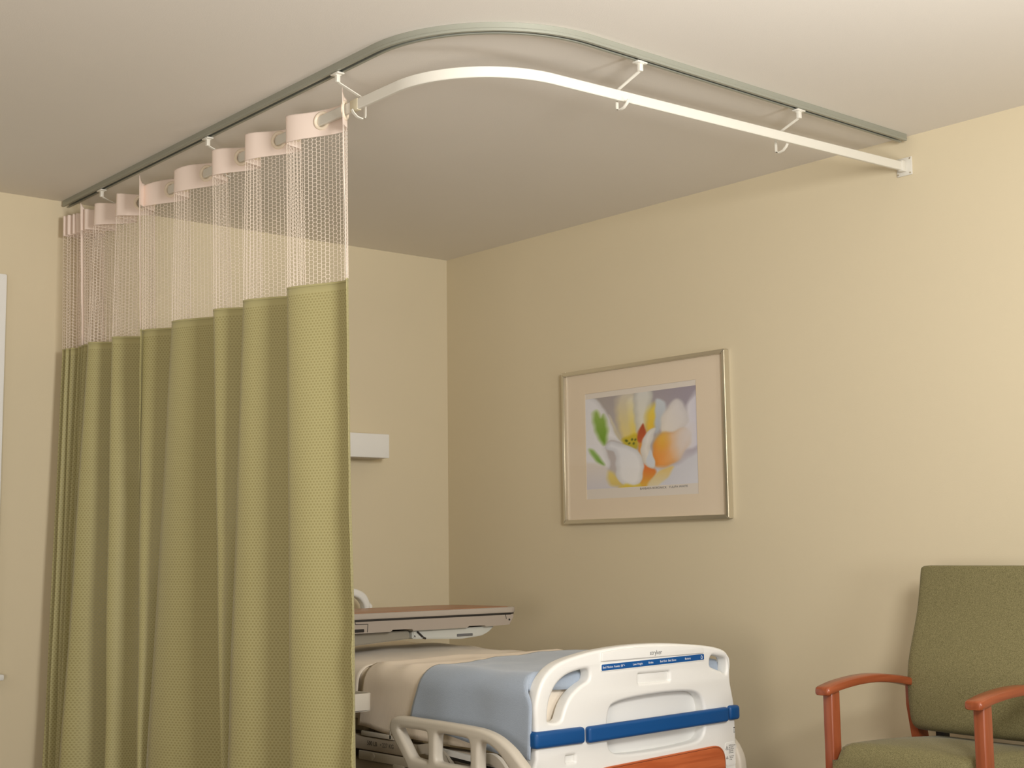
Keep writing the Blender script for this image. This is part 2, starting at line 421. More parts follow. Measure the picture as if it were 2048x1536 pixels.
def curtain(label, crests, near, far, amp, seed):
    """crests: camera-side fold crests, near to far, ((x,y) at three heights); builds the zigzag between them"""
    root = thing('privacy_curtain', label, 'curtain', (near[0][0], near[0][1], 0), 'green privacy curtains on the rod')
    keys = [near]; prev = near
    for c in crests:
        lev = []
        for li in range(3):
            d = c[li][1] - prev[li][1]; first = prev is near
            A = min(amp[li], .03) if first else amp[li]
            y = prev[li][1] + (min(1.3 * (rod_x(prev[li][1]) + A - prev[li][0]), d * .55) if first else min((.05, .05, .06)[li], d * .4))
            lev.append((rod_x(y) + A, y))
        keys += [tuple(lev), c]; prev = c
    keys.append(far)
    C = Cloth(keys, .012, seed)
    # -- green cloth
    z0s = [ZHEM + (ZGREEN - ZHEM) * (1 - (1 - i / 64) ** 1.0) for i in range(65)]
    ts = []
    for i in range(C.n):
        m = 18 if i % 2 else 9
        ts += [i + j / m for j in range(m)]
    ts.append(C.n)
    tab = C.table(1.5); s_at = lambda t: float(np.interp(t, tab[0], tab[1]))
    V = [C.at(t, z) for z in z0s for t in ts]; UV = [(s_at(t), z) for z in z0s for t in ts]
    k = len(ts); F = [(a * k + b, a * k + b + 1, (a + 1) * k + b + 1, (a + 1) * k + b) for a in range(len(z0s) - 1) for b in range(k - 1)]
    g = link_mesh('cloth_panel', V, F, M_green, root, 180, UV); g['label'] = 'olive green dotted satin lower panel'
    so = g.modifiers.new('cloth_thickness', 'SOLIDIFY'); so.thickness = .0012; so.offset = 0
    # stitched hem line where net meets cloth
    hb = MB(); pts = [Vector(C.at(t, ZGREEN - .002)) for t in ts]
    hb.sweep(pts, [(-.0016, -.003), (.0016, -.003), (.0016, .004), (-.0016, .004)]); hb.build('seam', M_green, root, 180, None)
    # -- header tape with holes
    tab = C.table(2.48, 1400); tt = C.t_of(tab); L = tab[1][-1]
    rings = []
    for i in range(C.n):
        # crossing of the rod on each leg
        best = min((abs(C.at(i + j / 60, RZ)[0] - rod_x(C.at(i + j / 60, RZ)[1])), i + j / 60) for j in range(4, 57))
        if best[0] < .008: rings.append(best[1])
    sr = [float(np.interp(t, tab[0], tab[1])) for t in rings]
    du = .0045; nu = int(L / du); rows = [ZHEAD + (ZTOP - ZHEAD) * i / 20 for i in range(21)]
    tu = [tt(L * i / nu) for i in range(nu + 1)]
    V = []
    for z in rows:
        for i, t in enumerate(tu):
            d = L * i / nu
            zz = z + (.028 * max(0, 1 - d / .03) ** 1.5 if z > 2.49 else 0) * (z - 2.49) / .036
            zz += .004 * math.sin(d * 21) * (z - ZHEAD) / .09
            x, y, _ = C.at(t, z); V.append((x, y, zz))
    F = []; k = nu + 1
    for a in range(20):
        for c in range(nu):
            d = L * (c + .5) / nu; z = (rows[a] + rows[a + 1]) / 2
            if any((d - s) ** 2 + (z - RZ) ** 2 < .0215 ** 2 for s in sr): continue
            F.append((a * k + c, a * k + c + 1, (a + 1) * k + c + 1, (a + 1) * k + c))
    h = link_mesh('header_tape', V, F, M_header, root, 180); h['label'] = 'cream header tape with ring holes'
    so = h.modifiers.new('cloth_thickness', 'SOLIDIFY'); so.thickness = .0016; so.offset = 0
    for t in rings:
        p = Vector(C.at(t, RZ)); p.z = RZ; q = Vector(C.at(t + .03, RZ)) - Vector(C.at(t - .03, RZ)); q.z = 0; q.normalize()
        n = q.cross(Vector((0, 0, 1)))
        bm = bmesh.new(); R, r = .0258, .0062; vs = []
        for a in range(28):
            A = 2 * PI * a / 28; rad = q * math.cos(A) + Vector((0, 0, 1)) * math.sin(A)
            vs.append([bm.verts.new(p + rad * (R + r * math.cos(B)) + n * (.95 * r * math.sin(B))) for B in [2 * PI * e / 8 for e in range(8)]])
        for a in range(28):
            for e in range(8): bm.faces.new((vs[a][e], vs[(a + 1) % 28][e], vs[(a + 1) % 28][(e + 1) % 8], vs[a][(e + 1) % 8]))
        MB().bm(bm).build('grommet', M_ring, root, 180)
    # -- net: hexagonal mesh of yarn
    tab = C.table(2.2, 1400); tt = C.t_of(tab); L = tab[1][-1]
    pu, pv, r = .0150, .0130, .00072
    nc = int(L / pu); nr = int((ZHEAD - ZGREEN) / pv) + 1
    V = []; F = []
    def P3(u, z):
        return Vector(C.at(tt(min(L, max(0, u))), min(ZHEAD + .003, max(ZGREEN - .003, z))))
    rnd = random.Random(seed)
    jit = {}
    def node(c, rr2, side):      # junctions of the hexagons
        key = (c, rr2, side)
        if key not in jit: jit[key] = (rnd.uniform(-.0006, .0006), rnd.uniform(-.0006, .0006))
        return jit[key]
    def strand(p, q, rad=r):
        d = (q - p)
        if d.length < 1e-5: return
        d.normalize(); a = d.cross(Vector((.3, .2, .93)) if abs(d.z) < .8 else Vector((1, .3, 0))).normalized(); bb = d.cross(a)
        k0 = len(V)
        for P in (p, q):
            for ang in (0, 2.094, 4.189): V.append(P + a * (rad * math.cos(ang)) + bb * (rad * math.sin(ang)))
        for j in range(3): F.append((k0 + j, k0 + (j + 1) % 3, k0 + 3 + (j + 1) % 3, k0 + 3 + j))
    cell = {}
    ztop = ZHEAD - .002
    # vertical zigzag between column c-1 and c : vertices every pv/2, alternating +-pu/10
    def vx(c, m):
        j = node(c, m, 0); amp2 = pu * .075 * (1 if (m + c) % 2 else -1)
        return P3(c * pu + amp2 + j[0], ztop - m * pv / 2 + j[1])
    for c in range(nc + 1):
        for m in range(2 * nr):
            key0, key1 = (c, m), (c, m + 1)
            for key in (key0, key1):
                if key not in cell: cell[key] = vx(*key)
            strand(cell[key0], cell[key1])
    for c in range(nc):
        for m in range(1, 2 * nr + 1):
            # a bar where both zigzags bend towards each other
            if (m + c) % 2 == 1 and (c + 1, m) in cell: strand(cell[(c, m)], cell[(c + 1, m)])
    link_mesh('net_panel', V, F, M_net, root)['label'] = 'cream hexagonal net upper panel'
    # bound edges of the net
    for (d0, d1, nm) in ((0, .012, 'edge_binding'), (L - .010, L, 'edge_binding')):
        V = []; F = []
        for a in range(13):
            z = ZGREEN + (ZHEAD - ZGREEN) * a / 12
            for e in range(3): V.append(C.at(tt(d0 + (d1 - d0) * e / 2), z))
        for a in range(12):
            for e in range(2): F.append((a * 3 + e, a * 3 + e + 1, a * 3 + e + 4, a * 3 + e + 3))
        o = link_mesh(nm, V, F, M_header, root, 180); so = o.modifiers.new('cloth_thickness', 'SOLIDIFY'); so.thickness = .002; so.offset = 0
    return root

curtain('green privacy curtain nearest the bend of the rod, with white net top',
        [((-2.045, -1.806), (-2.045, -1.818), (-2.05, -1.859)), ((-2.045, -1.537), (-2.045, -1.534), (-2.055, -1.477)),
         ((-2.04, -1.295), (-2.04, -1.316), (-2.045, -1.412)), ((-2.035, -.993), (-2.04, -1.001), (-2.05, -.890)), ((-2.03, -.722), (-2.035, -.750), (-2.06, -.822))],
        ((-2.018, -2.097), (-1.990, -2.076), (-1.995, -2.125)), ((-1.96, -.675), (-1.96, -.70), (-1.99, -.76)), (.030, .046, .085), 1)
curtain('shaded green privacy curtain hanging between the other two curtains',
        [((-2.05, -.527), (-2.055, -.522), (-2.08, -.581)), ((-2.05, -.319), (-2.07, -.331), (-2.13, -.316)), ((-2.05, -.221), (-2.06, -.269), (-2.09, -.215))],
        ((-2.062, -.756), (-2.058, -.775), (-2.02, -.745)), ((-1.96, -.19), (-1.96, -.235), (-2.0, -.18)), (.034, .050, .105), 2)
curtain('narrow bunched green curtain farthest along the rod, against the back wall',
        [((-2.055, -.150), (-2.055, -.203), (-2.115, -.235)), ((-2.06, -.125), (-2.065, -.151), (-2.105, -.195)), ((-2.07, -.095), (-2.075, -.124), (-2.125, -.165)), ((-2.075, -.065), (-2.075, -.090), (-2.125, -.120))],
        ((-2.06, -.205), (-2.06, -.245), (-2.10, -.265)), ((-1.99, -.040), (-1.99, -.060), (-2.03, -.085)), (.045, .045, .05), 3)

# ------------------------------------------------------------------ wall picture
pic = thing('wall_picture', 'champagne metal framed flower print hung on the right wall', 'picture', (0, -1.396, 1.567))
ya, yb, za, zb = -.899, -1.894, 1.221, 1.914      # far / near edge, bottom / top
b = MB()
def frame_bar(p0, p1, q1, q0):                    # outer edge p, inner edge q, mitred
    bm = bmesh.new()
    fr = [bm.verts.new((-.030, y, z)) for y, z in (p0, p1, q1, q0)]; bk = [bm.verts.new((-.001, y, z)) for y, z in (p0, p1, q1, q0)]
    bm.faces.new(fr); bm.faces.new(bk[::-1])
    for i in range(4): bm.faces.new((fr[i], bk[i], bk[(i + 1) % 4], fr[(i + 1) % 4]))
    bmesh.ops.recalc_face_normals(bm, faces=bm.faces); bmesh.ops.bevel(bm, geom=list(bm.edges), offset=.0022, segments=2, affect='EDGES')
    b.bm(bm)
fw = .017
O = [(ya, zb), (yb, zb), (yb, za), (ya, za)]; I = [(ya - fw, zb - fw), (yb + fw, zb - fw), (yb + fw, za + fw), (ya - fw, za + fw)]
for i in range(4):
    frame_bar(O[i], O[(i + 1) % 4], I[(i + 1) % 4], I[i])
b.build('frame', M_silver, pic)
MA = (-1.0405, -1.7190, 1.3285, 1.8055)           # mat opening y far, y near, z bottom, z top
b = MB()
def quad_x(x, y0, y1, z0, z1): b.box(x - .0016, x, y1, y0, z0, z1, 0)
quad_x(-.011, ya - fw + .003, MA[0], za + fw - .003, zb - fw + .003); quad_x(-.011, MA[1], yb + fw - .003, za + fw - .003, zb - fw + .003)
quad_x(-.011, MA[0], MA[1], MA[3], zb - fw + .003); quad_x(-.011, MA[0], MA[1], za + fw - .003, MA[2])
b.build('mat_board', M_mat, pic, None)

def print_material():
    m = bpy.data.materials.new('printed_paper'); m.use_nodes = True; nt = m.node_tree; bs = nt.nodes['Principled BSDF']
    a = nt.nodes.new('ShaderNodeVertexColor'); a.layer_name = 'ink'
    nt.links.new(a.outputs[0], bs.inputs['Base Color']); bs.inputs['Roughness'].default_value = .7; bs.inputs['Specular IOR Level'].default_value = .2
    return m
NU, NV = 190, 136
def flower(NU, NV):
    """a white blossom with a yellow heart, painted as soft overlapping petals; u to the right, v down"""
    U, Vv = np.meshgrid(np.linspace(0, 1, NU), np.linspace(0, 1, NV))
    wob = .006 * np.sin(U * 37 + Vv * 23) * np.sin(Vv * 31 - U * 11)
    def c(*a): return np.array(a, float)
    img = np.zeros((NV, NU, 3)); img[:] = c(176, 168, 172)
    img += (U[..., None] - .5) * c(-12, -12, 6) + (Vv[..., None] - .4) * c(30, 30, 30)
    def poly(pts, c0, c1, axis=(0, 1), soft=.010, alpha=1.0, shade=0.0):
        p = np.array([(q[0], q[1]) for q in catmull([(x, y, 0) for x, y in pts], 5)])
        x, y = U + wob, Vv + wob; inside = np.zeros_like(U, bool); dist = np.full_like(U, 9.)
        for (ax, ay), (bx, by) in zip(p, np.roll(p, -1, 0)):
            cond = ((ay > y) != (by > y)); dy = by - ay if abs(by - ay) > 1e-9 else 1e-9
            inside ^= cond & (x < (bx - ax) * (y - ay) / dy + ax)
            l2 = (bx - ax) ** 2 + (by - ay) ** 2 + 1e-12
            t = np.clip(((x - ax) * (bx - ax) + (y - ay) * (by - ay)) / l2, 0, 1)
            dist = np.minimum(dist, np.hypot(x - ax - t * (bx - ax), y - ay - t * (by - ay)))
        sd = np.where(inside, dist, -dist)
        m = np.clip(.5 + sd / (2 * soft), 0, 1) * alpha
        pr = x * axis[0] + y * axis[1]; pp = p[:, 0] * axis[0] + p[:, 1] * axis[1]
        g = np.clip((pr - pp.min()) / (pp.max() - pp.min() + 1e-9), 0, 1)[..., None]
        col = c(*c0) * (1 - g) + c(*c1) * g
        if shade: col = col * (1 - shade * np.clip(1 - dist / .05, 0, 1))[..., None]
        img[:] = img * (1 - m[..., None]) + col * m[..., None]
    W0 = (238, 236, 234)
    poly([(.30, .05), (.46, -.02), (.50, .45), (.42, .55), (.33, .42)], (205, 198, 188), (226, 205, 120), (0, 1), .03)
    poly([(.40, .10), (.47, .08), (.49, .50), (.44, .52)], (222, 216, 196), (232, 205, 70), (0, 1), .02)
    poly([(.46, -.02), (.62, -.02), (.60, .22), (.55, .40), (.48, .44)], (212, 212, 210), (226, 222, 200), (0, 1), .012, 1, .12)
    poly([(.58, .20), (.66, .14), (.66, .34), (.60, .44), (.56, .40)], (226, 205, 90), (232, 190, 60), (0, 1), .03)
    poly([(.66, .10), (.74, .16), (.70, .38), (.64, .45), (.64, .28)], (200, 208, 216), (186, 192, 198), (0, 1), .012)
    poly([(.88, .55), (.90, .28), (.96, .12), (1.05, .05), (1.05, .56), (.90, .64)], (228, 225, 228), (206, 204, 222), (1, 0), .02)
    poly([(.69, .38), (.72, .24), (.79, .15), (.85, .12), (.90, .20), (.93, .34), (.87, .44), (.80, .47), (.71, .46)], (218, 214, 216), (232, 224, 212), (-1, .4), .014, 1, .05)
    poly([(.62, .62), (.65, .50), (.71, .45), (.80, .45), (.90, .42), (.95, .52), (.90, .66), (.80, .78), (.66, .82), (.62, .72)], (236, 146, 50), (226, 214, 204), (1, -.25), .012, 1, .06)
    poly([(.80, .50), (.97, .40), (.94, .60), (.84, .74)], (222, 210, 202), (222, 216, 218), (1, 0), .05, .8)
    poly([(.66, .50), (.74, .48), (.74, .62), (.66, .70)], (224, 190, 60), (230, 150, 60), (0, 1), .04, .7)
    poly([(.58, .84), (.80, .80), (1.05, .66), (1.05, 1.05), (.60, 1.05)], (206, 206, 214), (220, 220, 226), (1, 1), .03)
    poly([(-.05, .02), (.09, .00), (.20, .17), (.28, .38), (.35, .52), (.24, .48), (.19, .56), (.22, .78), (-.05, .70)], (222, 222, 228), (234, 233, 236), (1, .3), .012, 1, .08)
    poly([(.22, .20), (.27, .30), (.34, .50), (.28, .42)], (214, 208, 190), (196, 186, 160), (0, 1), .01)
    poly([(.07, .18), (.11, .14), (.15, .22), (.18, .20), (.21, .38), (.18, .52), (.13, .46), (.09, .34)], (150, 180, 90), (112, 156, 44), (0, 1), .022)
    poly([(.02, .56), (.08, .58), (.17, .74), (.10, .70)], (150, 186, 100), (118, 164, 60), (0, 1), .016)
    poly([(-.05, .72), (.18, .76), (.22, .88), (.30, 1.05), (-.05, 1.05)], (224, 216, 208), (206, 204, 214), (0, 1), .02)
    poly([(.20, .82), (.26, .84), (.34, .98), (.22, .96)], (226, 206, 120), (214, 190, 110), (0, 1), .02)
    poly([(.35, .48), (.48, .44), (.49, .56), (.44, .62), (.37, .55)], (206, 182, 50), (176, 166, 50), (0, 1), .015)
    for (x, y) in ((.38, .50), (.405, .53), (.43, .49), (.465, .50), (.45, .54)):
        poly([(x - .012, y), (x, y - .014), (x + .012, y), (x, y + .014)], (92, 100, 34), (92, 100, 34), (0, 1), .005)
    poly([(.48, .48), (.50, .40), (.53, .33), (.555, .40), (.55, .48), (.51, .55)], (170, 72, 40), (196, 96, 50), (0, 1), .008)
    poly([(.49, .56), (.53, .55), (.53, .72), (.50, .68)], (222, 150, 60), (226, 140, 50), (0, 1), .012)
    poly([(.49, .98), (.53, .76), (.64, .84), (.60, .94), (.55, 1.02)], (226, 110, 58), (220, 180, 70), (0, 1), .012)
    poly([(.56, 1.00), (.68, .84), (.80, .82), (.70, .96), (.62, 1.03)], (226, 196, 120), (222, 214, 190), (0, 1), .012)
    poly([(.19, .54), (.24, .49), (.34, .53), (.44, .58), (.50, .64), (.535, .74), (.53, .86), (.50, .95), (.44, 1.0), (.35, .97), (.29, .90), (.28, .78), (.27, .62), (.20, .58)],
         (222, 224, 232), W0, (.6, .6), .007, 1, .10)
    poly([(.51, .62), (.53, .50), (.58, .42), (.64, .39), (.63, .48), (.60, .60), (.635, .74), (.63, .82), (.57, .80), (.53, .74)], W0, (228, 220, 206), (0, 1), .006, 1, .10)
    poly([(.555, .74), (.59, .62), (.625, .72), (.63, .80), (.58, .79)], (206, 214, 224), (214, 216, 220), (0, 1), .006)
    poly([(.30, 1.03), (.36, .96), (.44, .985), (.50, .97), (.48, 1.05)], (224, 200, 80), (220, 190, 70), (0, 1), .012)
    return np.clip(img, 0, 255)
# sheet of paper with the picture area inside it
IM = (-1.0405, -1.7185, 1.3725, 1.7815)
art = flower(NU, NV)
zs = [MA[3], IM[3]] + []
V = []; cols = []
paper = np.array(lin(222, 214, 204)[:3])
a2l = lambda a: np.where(a / 255 <= .04045, a / 255 / 12.92, ((a / 255 + .055) / 1.055) ** 2.4)
artl = a2l(art)
for r_ in range(NV):
    for c_ in range(NU):
        V.append((-.0105, IM[0] + (IM[1] - IM[0]) * c_ / (NU - 1), IM[3] + (IM[2] - IM[3]) * r_ / (NV - 1))); cols.append(artl[r_, c_])
F = [(r_ * NU + c_, r_ * NU + c_ + 1, (r_ + 1) * NU + c_ + 1, (r_ + 1) * NU + c_) for r_ in range(NV - 1) for c_ in range(NU - 1)]
k = len(V)
for (z0, z1) in ((IM[3], MA[3] + .01), (MA[2] - .01, IM[2])):
    k = len(V)
    V += [(-.0105, MA[0] + .01, z1), (-.0105, MA[1] - .01, z1), (-.0105, MA[1] - .01, z0), (-.0105, MA[0] + .01, z0)]; cols += [paper] * 4; F.append((k, k + 1, k + 2, k + 3))
sheet = link_mesh('print_sheet', V, F, print_material(), pic)
at = sheet.data.color_attributes.new('ink', 'FLOAT_COLOR', 'POINT')
for i, c_ in enumerate(cols): at.data[i].color = (*c_, 1)
sheet['label'] = 'white blossom print with yellow heart'
text_obj('caption', 'BARBARA BORDNICK   TULIPA WHITE', .0128, facing_left(-.0108) @ Matrix.Translation((1.376, 1.3585, 0)), M_ink, sheet, .0001, sx=1.28)
link_mesh('glass', [(-.0145, ya - fw + .003, za + fw - .003), (-.0145, ya - fw + .003, zb - fw + .003), (-.0145, yb + fw - .003, zb - fw + .003), (-.0145, yb + fw - .003, za + fw - .003)], [(3, 2, 1, 0)], M_glass, pic)
MB().cyl((-.012, ya - .012, zb), (-.012, ya - .012, zb + .006), .0008, 6).build('hanging_wire_tip', M_silver, pic)

# ------------------------------------------------------------------ box fixture above the bed head
fx = thing('wall_fixture', 'white box-shaped fixture on the back wall above the bed head', 'wall fixture', (-1.0, 0, 1.61))
MB().box(-1.56, -.4585, -.135, -.0005, 1.553, 1.668, .004).build('housing', M_white, fx)
MB().box(-1.54, -.48, -.125, -.02, 1.5505, 1.5535, .001).build('bottom_panel', M_dim_plastic, fx)

# ------------------------------------------------------------------ hospital bed
bed = thing('hospital_bed', 'white hospital bed with blue bumpers and lowered side rail, head to the back wall', 'bed', (-1.008, -1.25, 0))
FY = -2.35
outline = [(-1.471, .566), (-1.472, .617), (-1.460, .664), (-1.438, .703), (-1.400, .735), (-1.347, .756), (-1.25, .774), (-1.175, .782), (-1.098, .787), (-1.008, .789), (-.91, .787),
           (-.83, .782), (-.74, .774), (-.66, .764), (-.607, .752), (-.578, .736), (-.567, .705), (-.566, .642), (-.558, .602), (-.550, .563), (-.546, .494), (-.545, .428), (-.545, .25), (-1.471, .25), (-1.471, .463)]
holeL = [(-1.422, .579), (-1.415, .629), (-1.401, .659), (-1.382, .684), (-1.348, .706), (-1.309, .718), (-1.258, .724), (-1.241, .716), (-1.245, .689), (-1.272, .676), (-1.301, .661), (-1.326, .641), (-1.345, .617), (-1.358, .591), (-1.366, .574), (-1.385, .567), (-1.412, .570)]
holeR = [(-.668, .698), (-.667, .722), (-.655, .733), (-.628, .730), (-.598, .724), (-.583, .715), (-.582, .690), (-.590, .668), (-.612, .676), (-.645, .687)]
recess = [(-1.166, .54), (-1.155, .588), (-1.129, .606), (-1.052, .617), (-.92, .623), (-.80, .621), (-.742, .611), (-.714, .587), (-.704, .545), (-.708, .484), (-.734, .455), (-.79, .446), (-.926, .440), (-1.058, .440), (-1.129, .447), (-1.157, .466), (-1.166, .50)]
slot = rounded([(-1.021, .692), (-.873, .692), (-.873, .662), (-1.021, .662)], .006)
sqh = rounded([(-1.347, .4605), (-1.311, .4605), (-1.311, .440), (-1.347, .440)], .003)
cm = lambda pts, n=4: [(p.x, p.y) for p in catmull([(x, z, 0) for x, z in pts], n)]
T = .052
body = plate_mesh('footboard', [cm(outline), cm(holeL), cm(holeR), cm(recess), slot, sqh], T, .011, facing_front(FY + T / 2), 4)
foot = link_obj('footboard', body, M_white, bed, 40)
MB().box(-1.19, -.68, FY + .043, FY + .051, .41, .65, .003).box(-1.03, -.865, FY + .010, FY + .016, .655, .70, .001).box(-1.352, -1.306, FY + .012, FY + .018, .435, .466, .001).build('recess_floor', M_white, foot)
# control cover and its strip
cover = rounded([(-1.192, .744), (-.706, .744), (-.712, .770), (-.83, .781), (-1.008, .787), (-1.10, .785), (-1.186, .779)], .003, 3)
link_obj('control_cover', plate_mesh('control_cover', [[(p.x, p.y) for p in rounded([(x, z, 0) for x, z in [(-1.192, .7435), (-.706, .7435), (-.713, .7655), (-.84, .7755), (-1.008, .7805), (-1.10, .7785), (-1.19, .7725)]], .004, 3)]], .012, .003, facing_front(FY - .0006)), M_white, foot, 40)
strip = link_obj('control_strip', plate_mesh('control_strip', [[(p.x, p.y) for p in rounded([(-1.190, .7135, 0), (-.703, .7215, 0), (-.703, .7412, 0), (-1.190, .7335, 0)], .004, 3)]], .006, .0012, facing_front(FY - .0002)), M_label_blue, foot, 40)
strip['label'] = 'blue control label strip'
slope = math.atan2(.008, .487)
link_obj('strip_border', plate_mesh('strip_border', [[(p.x, p.y) for p in rounded([(-1.1935, .7105, 0), (-.6995, .7185, 0), (-.6995, .7422, 0), (-1.1935, .7345, 0)], .005, 3)]], .004, .0008, facing_front(FY - .0001)), M_white, foot, 40)
def strip_text(x, body_, size=.0098):
    z = .7205 + (x + 1.19) * .008 / .487
    text_obj('lettering', body_, size, facing_front(FY - .0034) @ Matrix.Translation((x, z, 0)) @ Matrix.Rotation(slope, 4, 'Z'), M_whiteink, strip, .0001)
for x, s in ((-1.186, 'Bed Motion'), (-1.135, 'Fowler 30°+'), (-1.049, 'Low Height'), (-.976, 'Brake'), (-.921, 'Bed Exit'), (-.882, 'Bed Zone'), (-.800, 'Battery')): strip_text(x, s)
# small lamp outline at the right end of the strip
MB().sweep([(-.716 + .0035 * math.cos(a), FY - .0034, .7302 + .0052 * math.sin(a) + (.002 if abs(a - PI / 2) < .2 else 0)) for a in [2 * PI * i / 16 for i in range(17)]], [(-.0006, -.0004), (.0006, -.0004), (.0006, .0004), (-.0006, .0004)], up=(0, -1, 0)).build('symbol', M_whiteink, strip)
text_obj('logo', 'stryker', .0215, facing_front(FY - .0070) @ Matrix.Translation((-.972, .7525, 0)), M_ink, foot, .0001, sx=.92)

# blue bumpers: end wraps and the crossbar handle
def bumper(name, x0, x1, z0, z1, yf, yb_, bev=.012, label=None, rot=0):
    bm_ = MB().box(x0, x1, yf, yb_, z0, z1, bev, 4)
    o = bm_.build(name, M_blue, foot, 40); 
    if label: o['label'] = label
    return o
bumper('bumper', -1.486, -1.2755, .494, .546, FY - .016, FY + .058, .012, 'blue corner bumper')
bumper('bumper', -.5905, -.536, .507, .557, FY - .016, FY + .058, .012, 'blue corner bumper')
bar = [(-1.266, .493), (-.6005, .505), (-.6005, .555), (-1.266, .545)]
link_obj('crossbar_handle', plate_mesh('crossbar_handle', [[(p.x, p.y) for p in rounded([(x, z, 0) for x, z in bar], .012, 5)]], .026, .010, facing_front(FY - .008), 4), M_blue, foot, 40)['label'] = 'blue crossbar push handle'
# wood insert with rim
wd = [(-1.235, .20), (-.611, .20), (-.611, .43), (-1.235, .408)]
wp = [(p.x, p.y) for p in rounded([(x, z, 0) for x, z in wd], [.02, .02, .062, .062], 8)]
link_obj('wood_insert_rim', plate_mesh('wood_insert_rim', [wp], .010, .003, facing_front(FY - .002)), M_cherry, foot, 40)
wd2 = [(-1.229, .206), (-.617, .206), (-.617, .424), (-1.229, .402)]
link_obj('wood_insert', plate_mesh('wood_insert', [[(p.x, p.y) for p in rounded([(x, z, 0) for x, z in wd2], [.018, .018, .057, .057], 8)]], .004, .0012, facing_front(FY - .0065)), M_cherry, foot, 40)['label'] = 'cherry wood-look insert'
MB().sweep([Vector((x, FY - .0072, z)) for x, z in [(p.x, p.y) for p in rounded([(x, z, 0) for x, z in wd2], [.018, .018, .057, .057], 8)]], [(-.0012, -.0008), (.0012, -.0008), (.0012, .0008), (-.0012, .0008)], up=(0, -1, 0), caps=False).build('groove', mat('groove_brown', (96, 42, 22), .6), foot)
# caution label on the lower right
lab = link_obj('caution_label', plate_mesh('caution_label', [[(p.x, p.y) for p in rounded([(-.606, .352, 0), (-.553, .352, 0), (-.553, .432, 0), (-.606, .432, 0)], .012, 4)]], .002, .0005, facing_front(FY - .0005)), M_white, foot, 40)
def tri_outline(cx, cz, s_):
    P = [(cx - s_, cz - s_ * .8), (cx + s_, cz - s_ * .8), (cx, cz + s_ * .95), (cx - s_, cz - s_ * .8)]
    tri = MB()
    for (a, c_), (d_, e_) in zip(P, P[1:]): tri.cyl((a, FY - .0016, c_), (d_, FY - .0016, e_), .0007, 6)
    tri.build('warning_triangle', M_inkd, lab)
tri_outline(-.5985, .4135, .0065); tri_outline(-.598, .381, .0045)
MB().cyl((-.5985, FY - .0016, .411), (-.5985, FY - .0016, .4155), .0007, 6).build('warning_mark', M_inkd, lab)
text_obj('lettering', 'CAUTION Keep hands\nclear of the bed\nwhen moving it or\nraising the rails.\nLock the brakes', .0062, facing_front(FY - .0016) @ Matrix.Translation((-.5885, .4195, 0)), M_inkd, lab, .0001, sx=.58)
text_obj('lettering', 'Keep rail locked\nwhile patient\nis resting', .0056, facing_front(FY - .0016) @ Matrix.Translation((-.586, .383, 0)), M_inkd, lab, .0001, sx=.62)
MB().box(-.5615, -.5535, FY - .001, FY + .001, .461, .483, 0).build('sticker', M_white, foot)
MB().box(-.5608, -.5545, FY - .0016, FY - .0006, .478, .482, 0).build('sticker_print', M_inkd, foot)
MB().box(-.5608, -.5598, FY - .0016, FY - .0006, .463, .477, 0).box(-.5558, -.5548, FY - .0016, FY - .0006, .463, .477, 0).box(-.5598, -.5558, FY - .0016, FY - .0006, .463, .465, 0).build('sticker_print', M_ink, foot)

# headboard: hollow arch with end handles
ho = [(-1.425, .30), (-1.425, .82), (-1.41, .885), (-1.37, .922), (-1.31, .938), (-1.0, .945), (-.72, .940), (-.66, .930), (-.622, .907), (-.604, .87), (-.598, .82), (-.598, .30)]
hl = [(-1.395, .60), (-1.393, .82), (-1.378, .875), (-1.34, .900), (-1.29, .906), (-1.25, .89), (-1.245, .78), (-1.27, .68), (-1.33, .62)]
hr = [(-x - 2.023, z) for x, z in hl][::-1]
link_obj('headboard', plate_mesh('headboard', [cm(ho), cm(hl), cm(hr)], .05, .012, facing_front(-.16), 4), M_white, bed, 40)

# mattress
MB().box(-1.455, -.555, -2.285, -.20, .50, .688, .035, 5).build('mattress', M_cream, bed, 60)
# deck and frame
fr = MB()
fr.box(-1.42, -.59, -2.30, -.20, .455, .50, .008)
fr.build('deck', M_dim_plastic, bed)
fr = MB().box(-1.475, -1.435, -2.28, -.25, .403, .451, .006).box(-.575, -.535, -2.28, -.25, .403, .451, .006)
fr.box(-1.44, -.57, -2.27, -2.20, .40, .45, .005).box(-1.44, -.57, -.40, -.33, .40, .45, .005)
side = fr.build('frame', M_dim_plastic, bed)
text_obj('lettering', '500 LB', .022, facing_left(-1.4757) @ Matrix.Translation((1.435, .4225, 0)), M_inkd, side, .0001)
text_obj('lettering', '• 227 KG', .022, facing_left(-1.4757) @ Matrix.Translation((1.515, .4225, 0)), M_ink, side, .0001)
low = MB().box(-1.46, -1.41, -2.20, -.25, .315, .365, .006).box(-.60, -.55, -2.20, -.25, .315, .365, .006).box(-1.44, -.57, -2.12, -2.04, .30, .36, .006).box(-1.44, -.57, -.55, -.47, .30, .36, .006)
low.box(-1.30, -.72, -1.95, -.6, .22, .30, .02)
low.build('base_frame', M_dim_plastic, bed)
lv = MB().box(-1.476, -1.462, -1.72, -1.38, .368, .400, .004).box(-1.482, -1.468, -1.66, -1.60, .340, .372, .003).cyl((-1.478, -1.47, .385), (-1.462, -1.47, .385), .012, 16).build('mechanism_plate', M_cream_shaded_plastic, bed)
MB().box(-1.478, -1.468, -1.60, -1.40, .453, .47, .002).box(-1.478, -1.466, -1.585, -1.575, .452, .486, .001).build('deck_lip', M_cream_shaded_plastic, bed)
